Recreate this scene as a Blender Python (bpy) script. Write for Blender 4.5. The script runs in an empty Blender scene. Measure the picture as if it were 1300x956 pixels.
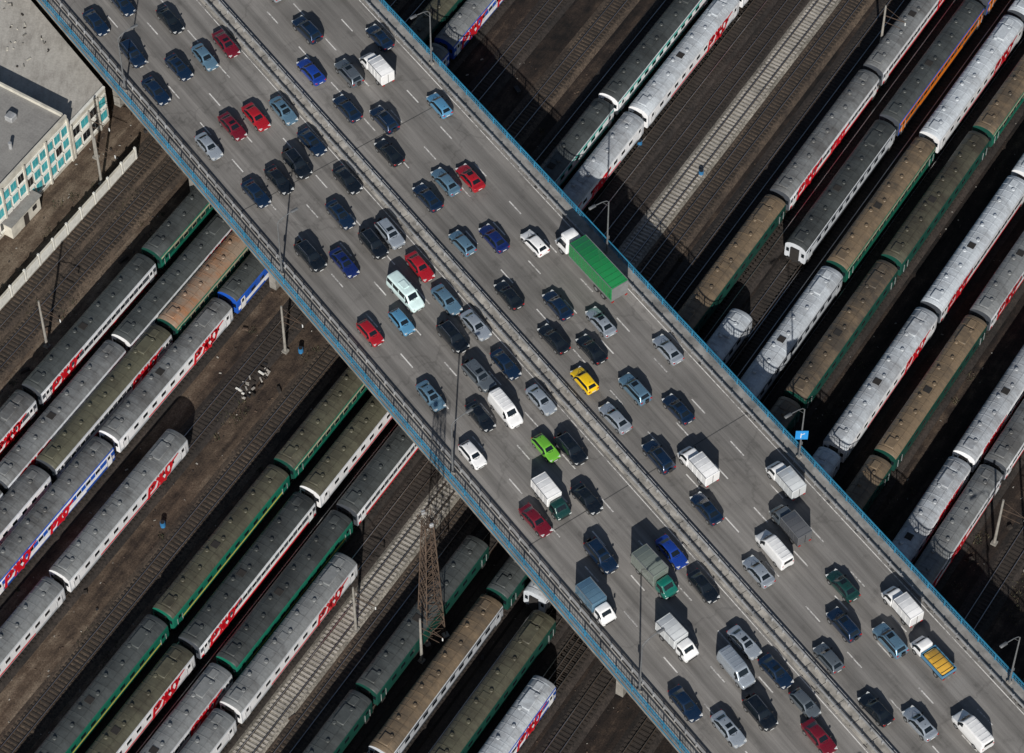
import bpy, bmesh, math, random
from mathutils import Vector, Matrix
random.seed(7)
rad=math.radians
sc=bpy.context.scene
# ------------------------------------------------------------------ survey
T=rad(35.8); F=4174.0; DEPTH=401.0; H=10.5
CAM=Vector((0,-DEPTH*math.sin(T),H+DEPTH*math.cos(T)))
def sv(u,v,z=0.0):
    dx=(u-650)/F; dy=-(v-478)/F
    d=Vector((dx,dy*math.cos(T)+math.sin(T),dy*math.sin(T)-math.cos(T)))
    k=(z-CAM.z)/d.z
    return CAM+d*k
RA=rad(-54.26)          # road heading (local x = down-right, local y = up-right)
TA=rad(57.85)           # railway heading
rn=Vector((-math.sin(RA),math.cos(RA),0)); rx=Vector((math.cos(RA),math.sin(RA),0))
tx=Vector((math.cos(TA),math.sin(TA),0)); ty=Vector((-math.sin(TA),math.cos(TA),0))
nl=sv(420,433,H).dot(rn); nr=sv(885,433,H).dot(rn)
N0=(nl+nr)/2; HW=(nr-nl)/2
ROADM=Matrix.Translation(rn*N0)@Matrix.Rotation(RA,4,'Z')
TRM=Matrix.Rotation(TA,4,'Z')
def tloc(u,v,z=0):
    p=sv(u,v,z); return Vector((p.dot(tx),p.dot(ty),z))
def rloc(u,v,z=H):
    p=sv(u,v,z); return Vector((p.dot(rx),p.dot(rn)-N0,z))
YI,YO=.98,HW-1.6
LW=(YO-YI-1.2)/4
# ------------------------------------------------------------------ materials
def newmat(name):
    m=bpy.data.materials.new(name); m.use_nodes=True
    nt=m.node_tree; b=nt.nodes['Principled BSDF']; return m,nt,b
def coord(nt,scale=(1,1,1),kind='Object'):
    tc=nt.nodes.new('ShaderNodeTexCoord'); mp=nt.nodes.new('ShaderNodeMapping')
    mp.inputs['Scale'].default_value=scale
    nt.links.new(tc.outputs[kind],mp.inputs['Vector']); return mp.outputs['Vector']
def noise(nt,vec,scale,detail=3,rough=.6):
    n=nt.nodes.new('ShaderNodeTexNoise'); n.inputs['Scale'].default_value=scale
    n.inputs['Detail'].default_value=detail; n.inputs['Roughness'].default_value=rough
    nt.links.new(vec,n.inputs['Vector']); return n.outputs['Fac']
def ramp(nt,fac,stops):
    r=nt.nodes.new('ShaderNodeValToRGB'); e=r.color_ramp.elements
    while len(e)<len(stops): e.new(.5)
    for i,(p,c) in enumerate(stops):
        e[i].position=p; e[i].color=(c if len(c)==4 else (*c,1))
    nt.links.new(fac,r.inputs['Fac']); return r.outputs['Color']
def mix(nt,a,b,fac,mode='MIX'):
    m=nt.nodes.new('ShaderNodeMix'); m.data_type='RGBA'; m.blend_type=mode
    for s,v in ((6,a),(7,b)):
        if isinstance(v,(tuple,list)): m.inputs[s].default_value=(*v[:3],1)
        else: nt.links.new(v,m.inputs[s])
    if isinstance(fac,(int,float)): m.inputs[0].default_value=fac
    else: nt.links.new(fac,m.inputs[0])
    return m.outputs[2]
def math_(nt,op,a,b=0.0):
    m=nt.nodes.new('ShaderNodeMath'); m.operation=op
    for i,v in enumerate((a,b)):
        if isinstance(v,(int,float)): m.inputs[i].default_value=v
        else: nt.links.new(v,m.inputs[i])
    return m.outputs[0]
def bump(nt,b,fac,dist=.02,strength=.6):
    n=nt.nodes.new('ShaderNodeBump'); n.inputs['Distance'].default_value=dist; n.inputs['Strength'].default_value=strength
    nt.links.new(fac,n.inputs['Height']); nt.links.new(n.outputs[0],b.inputs['Normal'])
G3=lambda v:(v,v,v)
MC={}
def plain(name,col,rough=.6,metal=0,var=.25,scale=1.5):
    if name in MC: return MC[name]
    m,nt,b=newmat(name); v=coord(nt)
    n=noise(nt,v,scale,3); c=ramp(nt,n,[(.3,tuple(x*(1-var) for x in col)),(.7,tuple(min(1,x*(1+var)) for x in col))])
    nt.links.new(c,b.inputs['Base Color']); b.inputs['Roughness'].default_value=rough; b.inputs['Metallic'].default_value=metal
    MC[name]=m; return m
def paint(name,col,metal=0.0,rough=.22):
    if name in MC: return MC[name]
    m,nt,b=newmat(name); v=coord(nt,kind='Object')
    n=noise(nt,v,2.2,3); c=ramp(nt,n,[(.35,col),(.75,tuple(x*.82+.008 for x in col))])
    nt.links.new(c,b.inputs['Base Color']); b.inputs['Metallic'].default_value=metal
    r=ramp(nt,n,[(.3,G3(rough)),(.75,G3(rough+.15))]); nt.links.new(r,b.inputs['Roughness'])
    b.inputs['Coat Weight'].default_value=1.0; b.inputs['Coat Roughness'].default_value=.05
    MC[name]=m; return m
def glass():
    m,nt,b=newmat('dark_window_glass'); b.inputs['Base Color'].default_value=(.008,.012,.016,1)
    b.inputs['Roughness'].default_value=.07; b.inputs['Specular IOR Level'].default_value=.8
    return m
GL=glass(); RUB=plain('tyre_rubber',(.015,.015,.016),.85); PLB=plain('black_plastic',(.02,.02,.022),.6)
LAMP=plain('headlamp_glass',(.6,.62,.62),.15,0,.1); TAIL=plain('taillamp_red',(.35,.01,.01),.3,0,.1)
HUB=plain('wheel_hub',(.35,.36,.37),.4,.6,.1); CHR=plain('chrome_trim',(.5,.52,.55),.2,.9,.1)

def asphalt():
    m,nt,b=newmat('asphalt_worn')
    v=coord(nt); vs=coord(nt,(.012,1,1)); vm=coord(nt,(.06,1,1))
    big=noise(nt,v,.05,3,.6); st=noise(nt,vs,1.1,4,.65); st2=noise(nt,vm,3.0,3,.6); fine=noise(nt,v,12,3,.7); pat=noise(nt,v,.45,4,.65)
    c=ramp(nt,st,[(.3,(.150,.144,.138)),(.52,(.192,.185,.177)),(.72,(.236,.227,.217))])
    c=mix(nt,c,ramp(nt,big,[(.3,G3(.78)),(.7,G3(1.16))]),1,'MULTIPLY')
    c=mix(nt,c,ramp(nt,st2,[(.3,G3(.86)),(.7,G3(1.10))]),1,'MULTIPLY')
    c=mix(nt,c,ramp(nt,fine,[(.3,G3(.84)),(.7,G3(1.14))]),1,'MULTIPLY')
    c=mix(nt,c,ramp(nt,pat,[(.28,G3(.74)),(.42,G3(1.0)),(.75,G3(1.08))]),1,'MULTIPLY')
    sx=nt.nodes.new('ShaderNodeSeparateXYZ'); nt.links.new(v,sx.inputs[0])
    q=math_(nt,'COSINE',math_(nt,'MULTIPLY',math_(nt,'SUBTRACT',math_(nt,'ABSOLUTE',sx.outputs[1]),YI+.55),2*math.pi/LW))
    q=math_(nt,'ADD',math_(nt,'MULTIPLY',q,.5),.5)
    c=mix(nt,c,ramp(nt,q,[(0,G3(.82)),(.35,G3(1.03)),(.7,G3(1.0)),(1,G3(1.08))]),.9,'MULTIPLY')
    br=nt.nodes.new('ShaderNodeTexBrick'); br.inputs['Scale'].default_value=1; br.inputs['Brick Width'].default_value=61; br.inputs['Row Height'].default_value=3.72
    br.inputs['Mortar Size'].default_value=.03; br.inputs['Color1'].default_value=(.9,.9,.9,1); br.inputs['Color2'].default_value=(1.07,1.06,1.05,1); br.inputs['Mortar'].default_value=(.78,.78,.78,1)
    nt.links.new(v,br.inputs['Vector']); c=mix(nt,c,br.outputs['Color'],.7,'MULTIPLY')
    vo=nt.nodes.new('ShaderNodeTexVoronoi'); vo.feature='DISTANCE_TO_EDGE'; vo.inputs['Scale'].default_value=.16
    nz=nt.nodes.new('ShaderNodeTexNoise'); nz.inputs['Scale'].default_value=.7; nt.links.new(v,nz.inputs['Vector'])
    vv=mix(nt,v,nz.outputs['Color'],.75); nt.links.new(vv,vo.inputs['Vector'])
    c=mix(nt,c,ramp(nt,vo.outputs['Distance'],[(.0,G3(.6)),(.010,G3(1))]),.5,'MULTIPLY')
    nt.links.new(c,b.inputs['Base Color']); b.inputs['Roughness'].default_value=.85; b.inputs['Specular IOR Level'].default_value=.3
    return m
def marking():
    m,nt,b=newmat('road_paint_worn'); v=coord(nt)
    n=noise(nt,v,3.0,4,.75); f=noise(nt,v,.15,2)
    s=math_(nt,'ADD',math_(nt,'MULTIPLY',n,.7),math_(nt,'MULTIPLY',f,.4))
    c=ramp(nt,s,[(.44,(.22,.215,.21)),(.56,(.62,.61,.59)),(.8,(.80,.79,.77))])
    nt.links.new(c,b.inputs['Base Color']); b.inputs['Roughness'].default_value=.7; return m
def groundmat():
    m,nt,b=newmat('railyard_dirt')
    v=coord(nt)
    mp=nt.nodes.new('ShaderNodeMapping'); mp.inputs['Rotation'].default_value=(0,0,-TA); nt.links.new(v,mp.inputs['Vector'])
    mp2=nt.nodes.new('ShaderNodeMapping'); mp2.inputs['Scale'].default_value=(.12,1,1); nt.links.new(mp.outputs[0],mp2.inputs['Vector'])
    big=noise(nt,v,.03,3,.6); st=noise(nt,mp2.outputs[0],.5,4,.65); md=noise(nt,v,.5,4,.7); fine=noise(nt,v,5,4,.75)
    sx=nt.nodes.new('ShaderNodeSeparateXYZ'); nt.links.new(v,sx.inputs[0])
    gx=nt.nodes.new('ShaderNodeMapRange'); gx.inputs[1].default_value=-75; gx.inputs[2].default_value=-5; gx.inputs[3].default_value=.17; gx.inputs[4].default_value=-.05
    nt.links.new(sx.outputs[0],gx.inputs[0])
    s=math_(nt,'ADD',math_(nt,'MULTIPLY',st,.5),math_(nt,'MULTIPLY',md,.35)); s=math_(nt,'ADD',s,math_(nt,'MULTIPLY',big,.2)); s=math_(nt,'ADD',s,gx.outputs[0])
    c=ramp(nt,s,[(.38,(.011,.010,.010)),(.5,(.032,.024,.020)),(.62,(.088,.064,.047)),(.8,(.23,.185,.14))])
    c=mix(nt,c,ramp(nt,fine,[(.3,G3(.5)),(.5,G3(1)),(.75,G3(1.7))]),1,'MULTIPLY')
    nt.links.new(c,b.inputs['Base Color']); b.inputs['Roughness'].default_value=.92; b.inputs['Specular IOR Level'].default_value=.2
    bump(nt,b,fine,.08,.7); return m
def ballast(name,lo,hi):
    m,nt,b=newmat(name); v=coord(nt); vo=nt.nodes.new('ShaderNodeTexVoronoi'); vo.inputs['Scale'].default_value=6; nt.links.new(v,vo.inputs['Vector'])
    oi=nt.nodes.new('ShaderNodeObjectInfo'); off=nt.nodes.new('ShaderNodeVectorMath'); off.operation='ADD'; nt.links.new(v,off.inputs[0])
    cb=nt.nodes.new('ShaderNodeCombineXYZ'); nt.links.new(math_(nt,'MULTIPLY',oi.outputs['Random'],300),cb.inputs[0]); nt.links.new(cb.outputs[0],off.inputs[1])
    big=noise(nt,off.outputs[0],.12,4,.7)
    c=mix(nt,lo,hi,ramp(nt,big,[(.35,G3(0)),(.65,G3(1))])); g=nt.nodes.new('ShaderNodeRGBToBW'); nt.links.new(vo.outputs['Color'],g.inputs[0])
    c=mix(nt,c,ramp(nt,g.outputs[0],[(.1,G3(.5)),(.9,G3(1.5))]),1,'MULTIPLY')
    nt.links.new(c,b.inputs['Base Color']); b.inputs['Roughness'].default_value=.9; return m
def roofmat(name,base,stain,rough=.5,amt=1.0):
    m,nt,b=newmat(name)
    oi=nt.nodes.new('ShaderNodeObjectInfo'); v=nt.nodes.new('ShaderNodeTexCoord')
    off=nt.nodes.new('ShaderNodeVectorMath'); off.operation='ADD'; nt.links.new(v.outputs['Object'],off.inputs[0])
    cb=nt.nodes.new('ShaderNodeCombineXYZ'); nt.links.new(math_(nt,'MULTIPLY',oi.outputs['Random'],300),cb.inputs[0]); nt.links.new(cb.outputs[0],off.inputs[1])
    mp=nt.nodes.new('ShaderNodeMapping'); mp.inputs['Scale'].default_value=(1,.25,.25); nt.links.new(off.outputs[0],mp.inputs[0])
    n1=noise(nt,mp.outputs[0],1.3,4,.75); n2=noise(nt,off.outputs[0],.3,3,.6); n3=noise(nt,off.outputs[0],4,3,.7)
    s=math_(nt,'ADD',math_(nt,'MULTIPLY',n1,.6),math_(nt,'MULTIPLY',n2,.5))
    s=math_(nt,'ADD',s,math_(nt,'MULTIPLY',math_(nt,'SUBTRACT',oi.outputs['Random'],.5),.2*amt))
    c=mix(nt,base,stain,ramp(nt,s,[(.44,G3(0)),(.72,G3(1))]))
    c=mix(nt,c,ramp(nt,n3,[(.3,G3(.84)),(.7,G3(1.12))]),1,'MULTIPLY')
    nt.links.new(c,b.inputs['Base Color']); b.inputs['Roughness'].default_value=rough; return m
def sidemat(name,col,rough=.4):
    if name in MC: return MC[name]
    m,nt,b=newmat(name); v=coord(nt,(1,1,.25)); n=noise(nt,v,2.2,4,.7); oi=nt.nodes.new('ShaderNodeObjectInfo')
    c=ramp(nt,n,[(.45,col),(.85,tuple(x*.68+.008 for x in col))])
    c=mix(nt,c,ramp(nt,oi.outputs['Random'],[(0,G3(.84)),(1,G3(1.08))]),1,'MULTIPLY')
    nt.links.new(c,b.inputs['Base Color']); b.inputs['Roughness'].default_value=rough
    MC[name]=m; return m
# ------------------------------------------------------------------ mesh builder
class MB:
    def __init__(s): s.v=[]; s.f=[]; s.m=[]; s.mats=[]
    def mi(s,mat):
        if mat not in s.mats: s.mats.append(mat)
        return s.mats.index(mat)
    def face(s,pts,mat):
        b=len(s.v); s.v+= [tuple(p) for p in pts]; s.f.append(tuple(range(b,b+len(pts)))); s.m.append(s.mi(mat))
    def box(s,c,d,mat,rz=0,taper=1.0,topmat=None):
        cx,cy,cz=c; hx,hy,hz=d[0]/2,d[1]/2,d[2]/2; b=len(s.v); cr,sr=math.cos(rz),math.sin(rz)
        for z,k in ((-hz,1),(hz,taper)):
            for x,y in ((-hx,-hy),(hx,-hy),(hx,hy),(-hx,hy)):
                X,Y=x*k,y*k; s.v.append((cx+X*cr-Y*sr,cy+X*sr+Y*cr,cz+z))
        mi=s.mi(mat); tm=s.mi(topmat) if topmat else mi
        for q,k in (((3,2,1,0),mi),((4,5,6,7),tm),((0,1,5,4),mi),((1,2,6,5),mi),((2,3,7,6),mi),((3,0,4,7),mi)):
            s.f.append(tuple(b+i for i in q)); s.m.append(k)
    def run(s,c,d,mat,seg=5.0,topmat=None):
        n=max(1,int(d[0]/seg)); hy,hz=d[1]/2,d[2]/2; b=len(s.v); mi=s.mi(mat); tm=s.mi(topmat) if topmat else mi
        for i in range(n+1):
            x=c[0]-d[0]/2+d[0]*i/n
            for y,z in((-hy,-hz),(hy,-hz),(hy,hz),(-hy,hz)): s.v.append((x,c[1]+y,c[2]+z))
        for i in range(n):
            for j in range(4):
                k=(j+1)%4; s.f.append((b+i*4+j,b+i*4+k,b+i*4+4+k,b+i*4+4+j)); s.m.append(tm if j==2 else mi)
        s.f.append((b,b+1,b+2,b+3)); s.m.append(mi); e=b+n*4; s.f.append((e+3,e+2,e+1,e)); s.m.append(mi)
    def bevbox(s,c,d,mat,r=.05,topmat=None):
        cx,cy,cz=c; hx,hy,hz=d[0]/2,d[1]/2,d[2]/2; b=len(s.v)
        def ring(x,y,z): return [(-x+r,-y,z),(x-r,-y,z),(x,-y+r,z),(x,y-r,z),(x-r,y,z),(-x+r,y,z),(-x,y-r,z),(-x,-y+r,z)]
        R=ring(hx,hy,-hz)+ring(hx,hy,hz-r)+ring(hx-r,hy-r,hz)
        s.v+=[(cx+a,cy+bb,cz+z) for a,bb,z in R]; mi=s.mi(mat); tm=s.mi(topmat) if topmat else mi
        for k in range(2):
            for i in range(8):
                j=(i+1)%8; s.f.append((b+k*8+i,b+k*8+j,b+k*8+8+j,b+k*8+8+i)); s.m.append(mi)
        s.f.append(tuple(b+16+i for i in range(8))); s.m.append(tm)
        s.f.append(tuple(b+7-i for i in range(8))); s.m.append(mi)
    def beam(s,p,q,w,mat,w2=None):
        p=Vector(p);q=Vector(q);d=(q-p).normalized(); a=d.cross(Vector((0,0,1)))
        if a.length<.01: a=Vector((1,0,0))
        a.normalize(); e=d.cross(a); w2=w2 or w; b=len(s.v)
        for P,ww in ((p,w),(q,w2)):
            for i,j in ((-1,-1),(1,-1),(1,1),(-1,1)): s.v.append(tuple(P+a*i*ww/2+e*j*ww/2))
        mi=s.mi(mat)
        for qd in ((3,2,1,0),(4,5,6,7),(0,1,5,4),(1,2,6,5),(2,3,7,6),(3,0,4,7)):
            s.f.append(tuple(b+i for i in qd)); s.m.append(mi)
    def cyl(s,p,q,r,mat,n=12,r2=None,cap=True):
        p=Vector(p);q=Vector(q);d=(q-p).normalized(); a=d.cross(Vector((0,0,1)))
        if a.length<.01: a=Vector((1,0,0))
        a.normalize(); e=d.cross(a); r2=r if r2 is None else r2; b=len(s.v)
        for P,rr in ((p,r),(q,r2)):
            for i in range(n):
                t=2*math.pi*i/n; s.v.append(tuple(P+a*math.cos(t)*rr+e*math.sin(t)*rr))
        mi=s.mi(mat)
        for i in range(n):
            j=(i+1)%n; s.f.append((b+i,b+j,b+n+j,b+n+i)); s.m.append(mi)
        if cap:
            s.f.append(tuple(b+n-1-i for i in range(n))); s.m.append(mi); s.f.append(tuple(b+n+i for i in range(n))); s.m.append(mi)
    def add(s,o):
        b=len(s.v); s.v+=o.v; s.f+=[tuple(i+b for i in f) for f in o.f]; s.m+=[s.mi(o.mats[k]) for k in o.m]
    def mesh(s,name,smooth=None):
        me=bpy.data.meshes.new(name); me.from_pydata(s.v,[],s.f)
        for m in s.mats: me.materials.append(m)
        me.polygons.foreach_set('material_index',s.m)
        bm=bmesh.new(); bm.from_mesh(me); bmesh.ops.recalc_face_normals(bm,faces=bm.faces); bm.to_mesh(me); bm.free()
        if smooth is not None:
            me.polygons.foreach_set('use_smooth',[True]*len(me.polygons)); me.set_sharp_from_angle(angle=rad(smooth))
        me.update(); return me
COL=sc.collection
def obj(name,me,mat=None,parent=None):
    o=bpy.data.objects.new(name,me); COL.objects.link(o)
    if parent: o.parent=parent
    if mat is not None: o.matrix_local=mat
    return o
def empty(name,mat=None):
    return obj(name,None,mat)
# ------------------------------------------------------------------ vehicles
def ring(st):
    x,hw,zb,zbelt,ztop,tw=st
    cab=ztop-zbelt>.2
    if cab: h=[(hw*.93,zb),(hw,zb+.16),(hw,zbelt-.16),(hw*.95,zbelt),(tw,ztop-.05),(tw*.86,ztop),(0,ztop+.03)]
    else: h=[(hw*.93,zb),(hw,zb+.16),(hw,(zb+zbelt)/2+.06),(hw*.965,zbelt),(hw*.9,ztop),(hw*.72,ztop+.02),(0,ztop+.05)]
    return [(x,y,z) for y,z in h]+[(x,-y,z) for y,z in reversed(h[:-1])]
def loft(sts,segs,body,sub=2):
    mb=MB(); R=[ring(s) for s in sts]; n=len(R[0])
    for r in R: mb.v+=r
    for i in range(len(R)-1):
        for j in range(n):
            k=(j+1)%n; jj=j if j<6 else (11-j); mat=body; sg=segs[i]
            if j==n-1: mat=PLB
            else:
                if sg in('w','r') and jj==3: mat=GL
                if sg=='w' and jj==5: mat=GL
            mb.f.append((i*n+j,i*n+k,(i+1)*n+k,(i+1)*n+j)); mb.m.append(mb.mi(mat))
    mb.f.append(tuple(range(n))); mb.m.append(mb.mi(body))
    b=(len(R)-1)*n; mb.f.append(tuple(b+i for i in reversed(range(n)))); mb.m.append(mb.mi(body))
    me=mb.mesh('tmp',60); o=bpy.data.objects.new('tmp',me); COL.objects.link(o)
    md=o.modifiers.new('s','SUBSURF'); md.levels=sub; md.render_levels=sub
    dg=bpy.context.evaluated_depsgraph_get(); ev=o.evaluated_get(dg).to_mesh()
    out=MB(); out.mats=list(mb.mats); out.v=[tuple(v.co) for v in ev.vertices]; out.f=[tuple(p.vertices) for p in ev.polygons]; out.m=[p.material_index for p in ev.polygons]
    o.evaluated_get(dg).to_mesh_clear(); bpy.data.objects.remove(o); bpy.data.meshes.remove(me); return out
def wheels(mb,xs,hw,r=.33,w=.22):
    for x in xs:
        for s in(-1,1):
            mb.cyl((x,s*(hw-.25),r+.07),(x,s*(hw+.008),r+.07),r+.07,PLB,16)
            mb.cyl((x,s*(hw-.2),r),(x,s*(hw+.03),r),r,RUB,16); mb.cyl((x,s*(hw+.03),r),(x,s*(hw+.045),r),r*.6,HUB,12)
def trim(mb,L,hw,zf,zr,xm,zm):
    f=L/2
    for s in(-1,1):
        mb.box((f-.20,s*(hw-.25),zf),(.30,.34,.13),LAMP,rz=-s*.35)
        mb.box((-f+.12,s*(hw-.24),zr),(.22,.32,.15),TAIL,rz=s*.25)
        mb.bevbox((xm,s*(hw+.09),zm),(.16,.22,.14),PLB,.03)
        mb.box((.0,s*(hw+.002),.72),(1.9,.02,.03),PLB)
    mb.box((f-.03,0,.5),(.08,1.0,.16),PLB); mb.box((f+.01,0,.42),(.03,.5,.11),LAMP)
    mb.box((-f-.0,0,.62),(.03,.52,.11),LAMP)
    for s in (-1,1): mb.beam((xm+.15,s*.45,zm+.02),(xm+.42,s*.05,zm+.16),.03,PLB)
def car_sedan(body,sun=False):
    S=[(2.27,.66,.28,.55,.58,.5),(2.2,.80,.24,.62,.65,.6),(1.85,.88,.2,.74,.78,.7),(1.05,.90,.18,.86,.93,.8),(.98,.90,.18,.88,.95,.8),(.32,.9,.18,.93,1.42,.60),(.22,.9,.18,.93,1.44,.62),(-.35,.9,.18,.93,1.47,.64),(-.95,.9,.18,.95,1.43,.60),(-1.05,.9,.18,.95,1.41,.58),(-1.66,.89,.18,.96,1.02,.7),(-1.74,.89,.18,.96,1.01,.7),(-2.12,.85,.22,.92,.98,.7),(-2.25,.72,.3,.84,.90,.6)]
    m=loft(S,['b','b','b','b','w','r','r','r','r','w','b','b','b'],body)
    if sun: m.box((.0,0,1.475),(.5,.72,.02),GL)
    m.box((-.75,0,1.47),(.12,.05,.07),PLB)
    for s in(-1,1): m.beam((-.35,s*.868,.95),(-.35,s*.635,1.40),.07,PLB)
    wheels(m,(1.38,-1.36),.88); trim(m,4.5,.86,.66,.83,.75,.98); return m
def car_hatch(body):
    S=[(1.98,.66,.28,.6,.63,.5),(1.9,.80,.24,.68,.72,.6),(1.6,.85,.2,.80,.84,.7),(1.0,.86,.18,.90,.97,.8),(.93,.86,.18,.92,1.0,.8),(.35,.86,.18,.95,1.46,.60),(.25,.86,.18,.95,1.48,.62),(-.4,.86,.18,.96,1.51,.62),(-1.2,.86,.18,.98,1.46,.58),(-1.35,.86,.18,.98,1.43,.56),(-1.78,.84,.2,.96,1.02,.66),(-1.88,.8,.24,.9,.96,.66),(-1.95,.7,.3,.8,.86,.6)]
    m=loft(S,['b','b','b','b','w','r','r','r','r','w','b','b'],body)
    m.box((-1.1,0,1.49),(.12,.05,.08),PLB)
    wheels(m,(1.22,-1.2),.84); trim(m,3.95,.82,.7,.86,.7,1.0); return m
def car_suv(body):
    S=[(2.3,.74,.38,.78,.82,.5),(2.22,.86,.34,.88,.93,.6),(1.9,.93,.3,.98,1.03,.7),(1.1,.95,.28,1.06,1.13,.8),(1.03,.95,.28,1.08,1.16,.8),(.5,.95,.28,1.12,1.68,.68),(.4,.95,.28,1.12,1.71,.70),(-.4,.95,.28,1.12,1.75,.72),(-1.6,.95,.28,1.13,1.72,.70),(-1.75,.95,.28,1.13,1.69,.68),(-2.12,.93,.3,1.12,1.2,.7),(-2.22,.9,.34,1.0,1.06,.7),(-2.32,.8,.4,.85,.9,.6)]
    m=loft(S,['b','b','b','b','w','r','r','r','r','w','b','b'],body)
    wheels(m,(1.42,-1.42),.93,.38); trim(m,4.6,.92,.88,1.0,.85,1.18)
    for s in(-1,1): m.beam((.35,s*.62,1.76),(-1.5,s*.62,1.77),.05,CHR)
    m.box((.05,0,1.755),(.55,.8,.02),GL)
    m.bevbox((-2.38,0,1.0),(.18,.55,.55),PLB,.06)
    return m
def van(body,windows=True,L=5.4,Hh=2.2,W=.98):
    f=L/2
    S=[(f,.74,.35,.75,.79,.5),(f-.08,.88,.3,.88,.93,.6),(f-.45,W-.02,.26,1.0,1.06,.7),(f-.95,W,.25,1.15,1.22,.8),(f-1.0,W,.25,1.17,1.26,.8),(f-1.6,W,.25,1.2,Hh-.08,.78),(f-1.75,W,.25,1.2,Hh-.03,.82),(0,W,.25,1.2,Hh,.85),(-f+.5,W,.25,1.2,Hh-.02,.84),(-f+.14,W,.25,1.2,Hh-.06,.82),(-f+.04,W-.04,.27,1.15,Hh-.14,.76),(-f,W-.1,.3,1.1,Hh-.3,.72)]
    sg=['b','b','b','b','w','r']+(['r','r','r'] if windows else ['b','b','b'])+['b','b']
    m=loft(S,sg,body); wheels(m,(f-1.0,-f+1.15),W-.02,.35); trim(m,L,W-.06,.85,1.1,f-1.35,1.3)
    if windows:
        m.box((-.3,0,Hh+.05),(1.1,.8,.12),body)
        for x in(-.2,1,-1.4):
            for s in(-1,1): m.box((x,s*(W-.055),1.62),(.09,.06,.72),body)
    else:
        for i in range(5): m.box((f-2.2-i*.6,0,Hh+.02),(.05,1.3,.025),body)
    m.box((-f+.01,0,1.6),(.06,1.2,.5),GL)
    return m
def cabin(m,body,x0,W,hz,ln,zb=.45):
    f=x0
    S=[(f,W*.84,zb,zb+.5,zb+.55,.5),(f-.06,W*.95,zb-.05,zb+.6,zb+.66,.6),(f-.35,W,zb-.05,zb+.75,zb+.83,.7),(f-.5,W,zb-.05,zb+.78,zb+.9,.8),(f-.95,W,zb-.05,zb+.8,hz-.06,W*.83),(f-1.05,W,zb-.05,zb+.8,hz,W*.86),(f-ln+.12,W,zb-.05,zb+.8,hz,W*.87),(f-ln,W,zb-.02,zb+.8,hz-.08,W*.84)]
    m.add(loft(S,['b','b','b','w','r','r','b'],body))
    for s in(-1,1):
        m.box((f-.12,s*(W-.22),zb+.42),(.25,.3,.16),LAMP); m.bevbox((f-.75,s*(W+.14),zb+1.0),(.12,.2,.3),PLB,.03)
        m.beam((f-.48,s*.5,zb+.95),(f-.7,s*.1,zb+1.2),.03,PLB)
    m.box((f+.0,0,zb+.2),(.08,W*1.3,.22),PLB)
def box_truck(cabm,boxm,L=6.0,bw=2.15,bh=2.2,zt=2.95,ribs=True,cabh=2.1,flatbed=None):
    m=MB(); f=L/2; cl=1.95
    cabin(m,cabm,f,.97,cabh,cl)
    bl=L-cl-.12; bc=-f+bl/2
    m.box((-.2,0,.6),(L-1.0,.8,.22),PLB)
    if flatbed is None:
        m.bevbox((bc,0,(zt+.85)/2),(bl,bw,zt-.85),boxm,.06)
        if ribs:
            k=int(bl/.75)
            for i in range(k+1):
                x=bc-bl/2+.1+(bl-.2)*i/k
                m.box((x,0,zt+.012),(.05,bw-.1,.03),boxm)
                for s in(-1,1): m.box((x,s*(bw/2+.012),(zt+.85)/2),(.05,.03,zt-.95),boxm)
        for s in(-1,1): m.box((bc,s*(bw/2+.01),.88),(bl,.05,.1),PLB); m.box((bc,s*(bw/2-.03),zt+.01),(bl-.1,.06,.05),HUB)
        m.box((-f-.02,0,(zt+.85)/2),(.04,.04,zt-1),PLB)
    else:
        m.box((bc,0,.95),(bl,bw,.12),PLB)
        for s in(-1,1): m.box((bc,s*(bw/2-.03),1.3),(bl,.06,.6),boxm)
        for s in(-1,1): m.box((bc+s*(bl/2-.03),0,1.3),(.06,bw-.13,.6),boxm)
        m.bevbox((bc,0,1.38),(bl-.3,bw-.3,.6),flatbed,.22)
        for i in range(5): m.beam((bc-bl/2+.4+i*(bl-.8)/4,-bw/2+.1,1.7),(bc-bl/2+.4+i*(bl-.8)/4,bw/2-.1,1.7),.04,PLB)
    for s in(-1,1): m.box((-f-.02,s*.75,.75),(.06,.3,.15),TAIL)
    for x in(f-.95,-f+1.15):
        for s in(-1,1):
            m.cyl((x,s*.62,.4),(x,s*.99,.4),.4,RUB,16); m.cyl((x,s*.99,.4),(x,s*1.0,.4),.22,HUB,10)
    return m
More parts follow.
